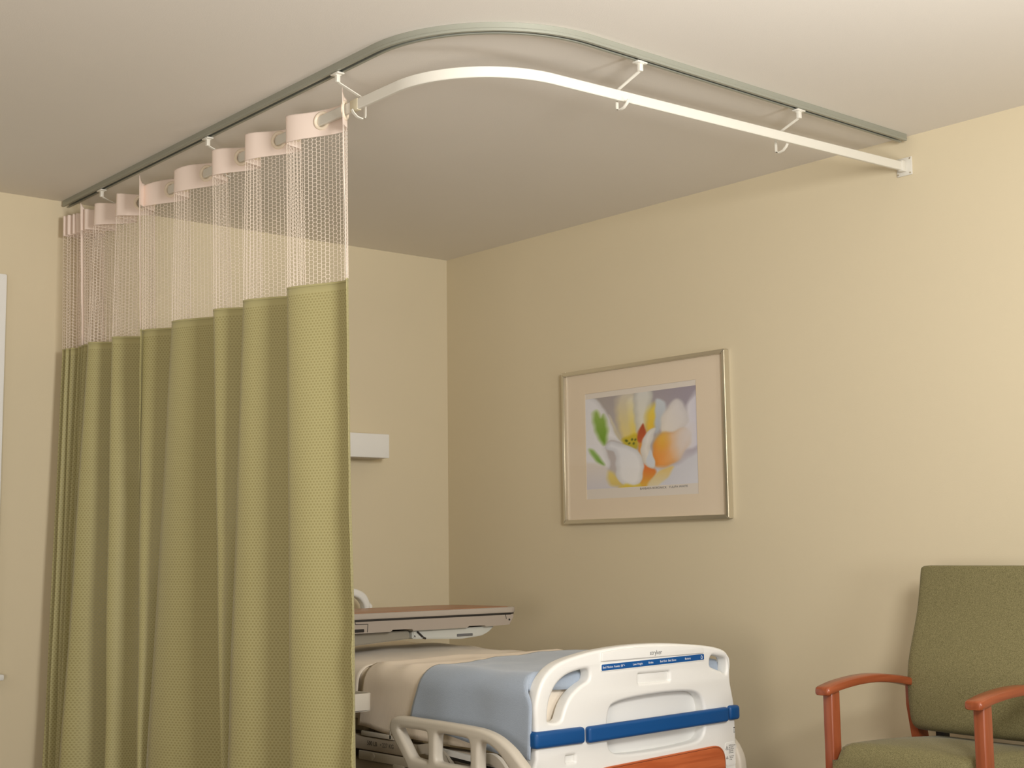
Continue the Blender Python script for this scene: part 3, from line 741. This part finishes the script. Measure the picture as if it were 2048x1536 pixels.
for yy in (-1.90, -2.22):
    lv = MB()
    for k_ in range(2):
        pts = [Vector((-1.515 + k_ * .02, yy + .10 - k_ * .02, .445)), Vector((-1.515 + k_ * .02, yy + .02, .452 - k_ * .012)), Vector((-1.515 + k_ * .02, yy - .04, .41)), Vector((-1.52 + k_ * .02, yy - .08, .34)), Vector((-1.53 + k_ * .02, yy - .10, .28))]
        lv.sweep(catmull(pts, 5, False), [(-.008, -.016), (.008, -.016), (.008, .016), (-.008, .016)], up=(0, .3, 1))
    lv.build('rail_linkage', M_cream_shaded_plastic, bed)
MB().sweep([(-1.485, -1.80, .449), (-1.485, -2.28, .425)], [(-.006, -.009), (.006, -.009), (.006, .009), (-.006, .009)]).build('rail_guide', M_white, bed)
MB().sweep([(-1.486, -1.80, .4355), (-1.486, -2.28, .411)], [(-.006, -.005), (.006, -.005), (.006, .005), (-.006, .005)]).build('rail_guide_gap', M_dark, bed)
for sx in (-1.42, -.60):
    for sy in (-2.05, -.50):
        leg = MB().box(sx - .03, sx + .03, sy - .05, sy + .05, .11, .32, .01).build('leg', M_dim_plastic, bed)
        MB().cyl((sx - .018, sy, .065), (sx + .018, sy, .065), .065, 20).build('caster', M_dark, leg)
# lowered near side rail
ro = [(-1.742, .518), (-1.749, .541), (-1.769, .555), (-1.802, .561), (-1.912, .561), (-2.068, .560), (-2.193, .557), (-2.256, .551), (-2.312, .537), (-2.367, .511), (-2.403, .486), (-2.445, .45), (-2.47, .40), (-2.47, .335), (-2.43, .315), (-1.93, .315), (-1.88, .345), (-1.846, .398), (-1.813, .435), (-1.780, .467), (-1.752, .498)]
r1 = [(-1.800, .522), (-1.86, .524), (-1.938, .523), (-1.955, .513), (-1.958, .47), (-1.957, .436), (-1.946, .430), (-1.885, .433), (-1.865, .443), (-1.838, .472), (-1.81, .503)]
r2 = [(-2.004, .512), (-2.017, .523), (-2.08, .523), (-2.155, .520), (-2.174, .508), (-2.177, .47), (-2.176, .441), (-2.165, .433), (-2.09, .432), (-2.016, .432), (-2.001, .443), (-2.001, .475)]
r3 = [(-2.224, .502), (-2.238, .515), (-2.268, .511), (-2.311, .492), (-2.352, .460), (-2.385, .425), (-2.37, .412), (-2.30, .415), (-2.235, .418), (-2.222, .43), (-2.221, .47)]
fl_ = lambda pts: [(-y, z) for y, z in cm(pts, 3)]
rail = link_obj('side_rail', plate_mesh('side_rail', [fl_(ro), fl_(r1), fl_(r2), fl_(r3)], .040, .013, facing_left(-1.58), 4), M_cream_shaded_plastic, bed, 50)
MB().box(-1.585, -1.575, -2.40, -1.90, .34, .405, .003).build('inset_panel', M_cream_shaded_plastic, rail)
ro2 = [(-y0, z0) for y0, z0 in ro]
link_obj('side_rail', plate_mesh('side_rail', [fl_(ro), fl_(r1), fl_(r2), fl_(r3)], .040, .013, facing_left(-.535) @ Matrix.Translation((-.10, -.03, 0)), 4), M_cream_shaded_plastic, bed, 50)
# open bin at the head end of the near side
bo = [(p.x, p.y) for p in rounded([(-1.86, -1.56, 0), (-1.86, -1.34, 0), (-1.535, -1.34, 0), (-1.535, -1.56, 0)], .028, 6)]
bi = [(p.x, p.y) for p in rounded([(-1.852, -1.552, 0), (-1.852, -1.348, 0), (-1.543, -1.348, 0), (-1.543, -1.552, 0)], .022, 6)]
binn = link_obj('side_bin', plate_mesh('side_bin', [bo, bi], .062, .002, Matrix.Translation((0, 0, .586))), M_cream_shaded_plastic, bed, 40)  # white bin drawn in dim cream, its shade put into the colour
link_obj('bin_floor', plate_mesh('bin_floor', [bo], .005, .001, Matrix.Translation((0, 0, .5575))), M_cream_shaded_plastic, binn, 40)
MB().box(-1.70, -1.43, -1.42, -1.38, .54, .556, .004).box(-1.455, -1.43, -1.42, -1.38, .43, .556, .004).build('bin_bracket', M_dim_plastic, binn)

# ------------------------------------------------------------------ bedding
def drape(name, m, y_head, y_foot, xn, xf, top, hem_n, hem_f, rad, label, cat, bumps, seed, nu=70, nv=60, thick=.006, ridge=None, turn=0):
    """cloth laid over the mattress: profile from far hem over the top to the near hem"""
    def prof(y):
        P = [(xf, hem_f), (xf, top - rad)]
        P += [(xf - rad + rad * math.cos(a), top - rad + rad * math.sin(a)) for a in [PI / 2 * i / 6 for i in range(1, 6)]]
        P += [(xf - rad, top), (xn + rad, top)]
        P += [(xn + rad - rad * math.sin(a), top - rad + rad * math.cos(a)) for a in [PI / 2 * i / 8 for i in range(1, 8)]]
        hn = hem_n(y); P += [(xn, top - rad), (xn - .004, hn)]
        return P
    V = []
    for i in range(nv + 1):
        v = i / nv
        for j in range(nu + 1):
            u = j / nu; y = y_head(u) + (y_foot(u) - y_head(u)) * v
            P = np.array(prof(y)); d = np.concatenate([[0], np.cumsum(np.hypot(*np.diff(P, axis=0).T))]); s_ = d[-1] * u
            x = float(np.interp(s_, d, P[:, 0])); z = float(np.interp(s_, d, P[:, 1]))
            on_top = min(1, max(0, (z - top + rad) / rad))
            n1 = noise.noise(Vector((x * 5 + seed, y * 5, 0))) * bumps + noise.noise(Vector((x * 13 + seed, y * 11, 4))) * bumps * .4
            z += max(-.3, n1 / max(bumps, 1e-6)) * bumps * on_top
            x -= (1 - on_top) * (noise.noise(Vector((y * 6 + seed, z * 4, 2))) * .012) * (1 if x < -1 else -1)
            if ridge: z += ridge(x, y) * on_top
            V.append((x, y, z))
    if turn:      # turn the foot edge of the cloth down over the mattress end
        last = V[-(nu + 1):]
        for a in range(1, 5):
            for x, y, z in last:
                w_ = min(1, max(0, (z - top + .035) / .03)); V.append((x, y - .012 * math.sin(a / 4 * PI / 2) * w_, z - turn * (a / 4) ** 1.5 * w_))
        nv += 4
    k = nu + 1
    F = [(i * k + j, i * k + j + 1, (i + 1) * k + j + 1, (i + 1) * k + j) for i in range(nv) for j in range(nu)]
    o = link_mesh(name, V, F, m, None, 180); tag(o, label, cat)
    so = o.modifiers.new('cloth_thickness', 'SOLIDIFY'); so.thickness = thick; so.offset = 1
    me = o.data; bm = bmesh.new(); bm.from_mesh(me); bmesh.ops.recalc_face_normals(bm, faces=bm.faces)
    if sum(f.normal.z for f in bm.faces) < 0: bmesh.ops.reverse_faces(bm, faces=bm.faces)
    bm.to_mesh(me); bm.free()
    return o
ss = lambda a, b_, x: (lambda t: t * t * (3 - 2 * t))(min(1, max(0, (x - a) / (b_ - a))))
drape('bed_sheet', M_cream, lambda u: -.26, lambda u: -1.46 + .10 * u, -1.462, -.548, .694, lambda y: .53, .56, .05,
      'cream sheet at the head of the bed, under the overbed table', 'bed sheet', .008, 3, thick=.003,
      ridge=lambda x, y: .020 * ss(-1.30, -.95, y) * ss(-.3, -.6, y) * (1 - ss(-.75, -.58, x)))
drape('bedspread', M_rib, lambda u: -1.47 + .10 * u + .03 * math.sin(u * 6), lambda u: -2.26, -1.470, -.540, .700, lambda y: .488 - .02 * ss(-1.4, -1.6, y), .52, .06,
      'cream ribbed bedspread over the middle of the bed, partly under the blue blanket', 'bedspread', .006, 9, thick=.006,
      ridge=lambda x, y: .009 * math.exp(-((y + 1.47 + .02 * math.sin(x * 7)) / .035) ** 2) + .006 * math.exp(-((y + 1.56 - .05 * x) / .03) ** 2))
def bl_head(u): return -1.585 - .20 * ss(.18, .80, u) + .075 * ss(.80, 1.0, u)
drape('fleece_blanket', M_bluecloth, bl_head, lambda u: -2.288 - .050 * ss(.80, .88, u), -1.480, -.528, .712, lambda y: .515 - .055 * ss(-1.75, -2.3, y), .56, .07,
      'pale blue fleece blanket laid across the foot of the bed', 'blanket', .009, 21, 80, 50, thick=.007, turn=.05)

# ------------------------------------------------------------------ overbed table
tb = thing('overbed_table', 'beige overbed table with brown laminate top, standing across the bed', 'overbed table', (-1.70, -1.0, 0))
TX0, TX1, TY0, TY1 = -1.72, -.560, -1.205, -.78
to = [(p.x, p.y) for p in rounded([(TX0, TY0, 0), (TX1, TY0, 0), (TX1 - .01, TY1, 0), (TX0, TY1, 0)], [.05, .055, .12, .05], 8)]
link_obj('table_top', plate_mesh('table_top', [to], .024, .006, Matrix.Translation((0, 0, .861)), 3), mat('taupe_plastic', (166, 156, 144), .45), tb, 40)
ti = [(p.x, p.y) for p in rounded([(TX0 + .02, TY0 + .022, 0), (TX1 - .022, TY0 + .022, 0), (TX1 - .032, TY1 - .012, 0), (TX0 + .02, TY1 - .012, 0)], [.04, .045, .1, .04], 8)]
link_obj('laminate', plate_mesh('laminate', [ti], .002, .0005, Matrix.Translation((0, 0, .8732)), 2), M_tablewood, tb, 40)
link_obj('shadow_gap', plate_mesh('shadow_gap', [[(x * .992 - .0095, y * .992 - .008) for x, y in to]], .008, .001, Matrix.Translation((0, 0, .8465)), 2), M_dark, tb, 40)
M_taupe = mat('taupe_plastic_under', (158, 147, 135), .5)
# tray body below the gap: tapered prism along x with two finger notches
prof_t = [(-1.66, .8435), (TX1 - .030, .8445), (TX1 - .030, .832), (-.612, .802), (-.735, .799), (-.742, .8045), (-.822, .8045), (-.832, .799), (-1.098, .7985), (-1.106, .806), (-1.196, .806), (-1.208, .799), (-1.66, .7985)]
bm = bmesh.new(); A = [bm.verts.new((x, TY0 + .004, z)) for x, z in prof_t]; B = [bm.verts.new((x, TY1 - .02, z)) for x, z in prof_t]
bm.faces.new(A); bm.faces.new(B[::-1])
for i in range(len(A)): bm.faces.new((A[i], B[i], B[(i + 1) % len(A)], A[(i + 1) % len(A)]))
bmesh.ops.recalc_face_normals(bm, faces=bm.faces)
body_t = MB().bm(bm).build('tray_body', M_taupe, tb, None)
for (x0, z0, x1, z1) in ((-1.372, .846, -1.368, .833), (-1.368, .833, -1.312, .832), (-1.312, .832, -1.315, .802), (-.632, .8435, -.628, .825)):
    MB().cyl((x0, TY0 + .0035, z0), (x1, TY0 + .0035, z1), .0012, 6).build('panel_line', M_dark, body_t)
MB().box(-1.395, -1.330, TY0 + .001, TY0 + .02, .803, .815, .002).build('release_lever', M_dark, body_t)
MB().cyl((-.612, TY0 + .002, .822), (-.612, TY0 + .012, .822), .004, 10).build('pivot_screw', M_dark, body_t)
arm = MB(); pa = [(-1.72, .7975), (-1.095, .7975), (-1.085, .79), (-1.085, .765), (-1.38, .748), (-1.72, .748)]
bm = bmesh.new(); A = [bm.verts.new((x, -1.16, z)) for x, z in pa]; B = [bm.verts.new((x, -.86, z)) for x, z in pa]
bm.faces.new(A); bm.faces.new(B[::-1])
for i in range(6): bm.faces.new((A[i], B[i], B[(i + 1) % 6], A[(i + 1) % 6]))
bmesh.ops.recalc_face_normals(bm, faces=bm.faces); bmesh.ops.bevel(bm, geom=list(bm.edges), offset=.004, segments=2, affect='EDGES'); arm.bm(bm)
arm.build('support_arm', mat('grey_enamel', (140, 134, 120), .45), tb)
M_steel = mat('pale_steel', (196, 198, 192), .35, metal=.2)
blade = MB(); pa = [(-1.084, .7965), (-.668, .7975), (-.70, .775), (-.735, .762), (-.84, .754), (-1.05, .7635), (-1.084, .765)]
bm = bmesh.new(); A = [bm.verts.new((x, -1.175, z)) for x, z in pa]; B = [bm.verts.new((x, -.88, z)) for x, z in pa]
bm.faces.new(A); bm.faces.new(B[::-1])
for i in range(7): bm.faces.new((A[i], B[i], B[(i + 1) % 7], A[(i + 1) % 7]))
bmesh.ops.recalc_face_normals(bm, faces=bm.faces); bmesh.ops.bevel(bm, geom=list(bm.edges), offset=.004, segments=2, affect='EDGES'); blade.bm(bm)
bl = blade.build('vanity_drawer', M_steel, tb)
MB().box(-.865, -.785, -1.178, -1.165, .7635, .774, .002).build('finger_pull', M_ink, bl)
sl = MB(); sl.cyl((-1.062, -1.1765, .792), (-1.036, -1.1765, .771), .0042, 8); sl.cyl((-1.033, -1.1765, .768), (-1.022, -1.1765, .764), .004, 8); sl.cyl((-1.075, -1.1765, .778), (-1.073, -1.1765, .772), .002, 8)
sl.build('lever_slot', M_dark, bl)
MB().box(-1.77, -1.68, -1.05, -.95, .10, .80, .012).build('mast', M_steel, tb)
MB().box(-1.80, -1.10, -1.22, -1.16, .035, .10, .012).box(-1.80, -1.10, -.84, -.78, .035, .10, .012).box(-1.80, -1.70, -1.22, -.78, .04, .11, .012).build('base', M_dim_plastic, tb)
for x in (-1.75, -1.14):
    for y in (-1.19, -.81): MB().cyl((x, y - .012, .025), (x, y + .012, .025), .025, 14).build('caster', M_dark, tb)

# ------------------------------------------------------------------ armchair
ch = thing('armchair', 'wooden armchair with olive green seat and back, against the right wall', 'armchair', (-.45, -3.19, 0))
CYL, CYR = -2.888, -3.452        # arm centre lines (far, near)
# backrest: shaped profile swept across
bp = [(-.300, .485), (-.330, .505), (-.343, .56), (-.346, .64), (-.340, .70), (-.318, .77), (-.290, .84), (-.268, .90), (-.252, .97), (-.243, 1.02), (-.236, 1.034), (-.205, 1.034), (-.192, 1.02), (-.197, .95), (-.215, .85), (-.245, .72), (-.262, .60), (-.262, .51), (-.275, .487)]
bp = [(p.x, p.y) for p in catmull([(x, z, 0) for x, z in bp], 4)]
ys = [-2.884, -2.8855, -2.890, -2.899, -2.920] + [-2.97 - i * .05 for i in range(9)] + [-3.396, -3.410, -3.419, -3.4235, -3.425]
cx_ = sum(p[0] for p in bp) / len(bp)
V = []
for y in ys:
    e = min(abs(y + 2.884), abs(y + 3.425)); k_ = math.sqrt(max(0, 1 - (1 - min(1, e / .028)) ** 2))
    mid = 1 - ((y + 3.17) / .255) ** 2
    for (x, z) in bp:
        xs = -.27 if z < .75 else -.27 + (z - .75) * .2
        xx = xs + (x - xs) * (.55 + .45 * k_) - (.010 * max(0, mid) if x < xs else 0)
        zz = .76 + (z - .76) * (1 - .045 * (1 - k_)) * (.955 if z < .76 else 1)
        V.append((xx, y, zz))
k = len(bp); F = [(i * k + j, i * k + (j + 1) % k, (i + 1) * k + (j + 1) % k, (i + 1) * k + j) for i in range(len(ys) - 1) for j in range(k)]
F += [tuple(range(k))[::-1], tuple((len(ys) - 1) * k + j for j in range(k))]
mb = MB(); mb.add(V, F); mb.build('backrest', M_chairfab, ch, 70)
# seat: crowned cushion
sx0, sx1, sy0, sy1 = -.740, -.235, -3.425, -2.915
V = []; NX, NY = 22, 22
top = []
for i in range(NX + 1):
    for j in range(NY + 1):
        a, c_ = i / NX, j / NY
        fa = math.sqrt(max(0, 1 - (1 - min(1, a / .10)) ** 2)); fb = math.sqrt(max(0, 1 - (1 - min(1, (1 - a) / .06)) ** 2))
        fc = math.sqrt(max(0, 1 - (1 - min(1, min(c_, 1 - c_) / .08)) ** 2))
        z = .440 + .052 * fa * fb * fc + .020 * math.sin(PI * c_) * math.sin(PI * min(1, a * 1.1 + .05)) - .012 * a
        V.append((sx0 + (sx1 - sx0) * a, sy0 + (sy1 - sy0) * c_, z))
k = NY + 1; F = [(i * k + j, (i + 1) * k + j, (i + 1) * k + j + 1, i * k + j + 1) for i in range(NX) for j in range(NY)]
n0 = len(V); V += [(x, y, .405 + .0 * z) for x, y, z in V]
F += [(n0 + i * k + j, n0 + i * k + j + 1, n0 + (i + 1) * k + j + 1, n0 + (i + 1) * k + j) for i in range(NX) for j in range(NY)]
rim = [j for j in range(k)] + [i * k + NY for i in range(1, NX + 1)] + [NX * k + j for j in range(NY - 1, -1, -1)] + [i * k for i in range(NX - 1, 0, -1)]
F += [(rim[i], rim[(i + 1) % len(rim)], n0 + rim[(i + 1) % len(rim)], n0 + rim[i]) for i in range(len(rim))]
mb = MB(); mb.add(V, F); seat = mb.build('seat', M_chairfab, ch, 60)
sm = MB(); pts = [Vector((-.50, -3.22 - i * .01, .4665 - .0004 * i)) + Vector((.012 * i, 0, .0)) for i in range(16)]
# arms: arched, flat-topped
for cyy in (CYL, CYR):
    P = [(-.750, .648), (-.73, .653), (-.68, .664), (-.59, .675), (-.50, .677), (-.40, .667), (-.31, .650), (-.27, .640)]
    P = [(p.x, p.y) for p in catmull([(x, z, 0) for x, z in P], 5, False)]
    wd_ = lambda x: .030
    mb = MB(); V = []; F = []
    sec = [(-1, .25), (-.93, .75), (-.75, 1), (.75, 1), (.93, .75), (1, .25), (1, -.4), (.9, -.85), (.7, -1), (-.7, -1), (-.9, -.85), (-1, -.4)]
    n = len(sec)
    for i, (x, z) in enumerate(P):
        e = min(1, (x + .750) / .012); s_ = .72 + .28 * math.sqrt(max(0, 1 - (1 - e) ** 2))
        for a, c_ in sec: V.append((x, cyy + a * .030 * (s_ if s_ < 1 else 1), z + c_ * .0135 * s_))
    for i in range(len(P) - 1):
        for j in range(n): F.append((i * n + j, i * n + (j + 1) % n, (i + 1) * n + (j + 1) % n, (i + 1) * n + j))
    F += [tuple(range(n))[::-1], tuple((len(P) - 1) * n + j for j in range(n))]
    mb.add(V, F); mb.build('armrest', M_chairwood_x, ch, 40)
    # front leg runs up to the arm
    mb = MB(); sgn = 1 if cyy == CYL else -1
    mb.box(-.724, -.684, cyy - .019, cyy + .019, 0, .650, .005, 3); mb.build('leg', M_chairwood_z, ch)
    # rear leg: raked post carrying the back
    mb = MB(); cl = cyy + sgn * .010; mb.sweep([(-.12, cl, .002), (-.19, cl, .25), (-.262, cl, .45), (-.288, cl, .58), (-.288, cl, .642)], [(-.016, -.024), (.016, -.024), (.016, .024), (-.016, .024)], up=(1, 0, .2))
    mb.build('leg', M_chairwood_z, ch)
    MB().box(-.72, -.20, cyy - .014, cyy + .014, .345, .41, .004).build('side_rail', M_chairwood_x, ch)
MB().box(-.765, -.735, CYR + .02, CYL - .02, .33, .385, .004).build('front_rail', M_chairwood_x, ch)
for yy in (-2.955, -3.385):
    MB().box(-.262, -.232, yy - .018, yy + .018, .37, .56, .004).build('back_bracket', M_dark, ch)

ch.matrix_world = Matrix.Translation((-.45, -3.17, 0)) @ Matrix.Rotation(math.radians(-4.5), 4, 'Z') @ Matrix.Translation((0, -.02, 0))

# ------------------------------------------------------------------ light
wd_ = bpy.data.worlds.new('room_light'); bpy.context.scene.world = wd_; wd_.use_nodes = True
bg = wd_.node_tree.nodes['Background']; bg.inputs[0].default_value = (1.0, .97, .93, 1); bg.inputs[1].default_value = .27
def area(name, loc, target, size, power, color, size_y=None, spread=180):
    L = bpy.data.lights.new(name, 'AREA'); L.energy = power; L.color = color; L.size = size
    if size_y: L.shape = 'RECTANGLE'; L.size_y = size_y
    L.spread = math.radians(spread)
    o = bpy.data.objects.new(name, L); COL.objects.link(o); o.location = loc
    o.rotation_euler = (Vector(target) - Vector(loc)).to_track_quat('-Z', 'Y').to_euler(); return o
area('softbox_ceiling', (-1.2, -5.0, 1.05), (-1.5, -3.0, 2.6), .45, 17, (1, .995, .98))
area('fill_ceiling_left', (-4.7, -4.6, .9), (-3.6, -2.6, 2.6), .9, 44, (1, .91, .82))  # added fill light, lifts the left part of the ceiling
area('softbox_right', (-2.55, -5.35, 2.0), (-1.5, -2.2, 2.4), .7, 46, (1, .98, .95), None, 125)
area('softbox_left', (-5.4, -2.4, 1.9), (-2.2, -1.0, 1.7), .9, 6, (1, .92, .83))

# ------------------------------------------------------------------ camera
cam = bpy.data.cameras.new('camera'); co = bpy.data.objects.new('camera', cam); COL.objects.link(co)
cam.sensor_width = 36; cam.sensor_fit = 'HORIZONTAL'; cam.lens = 2831.374 / 2048 * 36
cam.clip_start = .05; cam.clip_end = 60
yaw, pit, rol = .701233874, .117695994, -.0125766911
f = Vector((math.sin(yaw) * math.cos(pit), math.cos(yaw) * math.cos(pit), math.sin(pit)))
r = Vector((math.cos(yaw), -math.sin(yaw), 0)); u = r.cross(f)
r2 = math.cos(rol) * r + math.sin(rol) * u; u2 = -math.sin(rol) * r + math.cos(rol) * u
m = Matrix((r2, u2, -f)).transposed().to_4x4(); m.translation = (-4.39684847, -5.71978166, 1.1)
co.matrix_world = m
sc = bpy.context.scene; sc.camera = co
sc.view_settings.view_transform = 'Standard'; sc.view_settings.look = 'None'; sc.view_settings.gamma = 1
sc.view_settings.exposure = 0
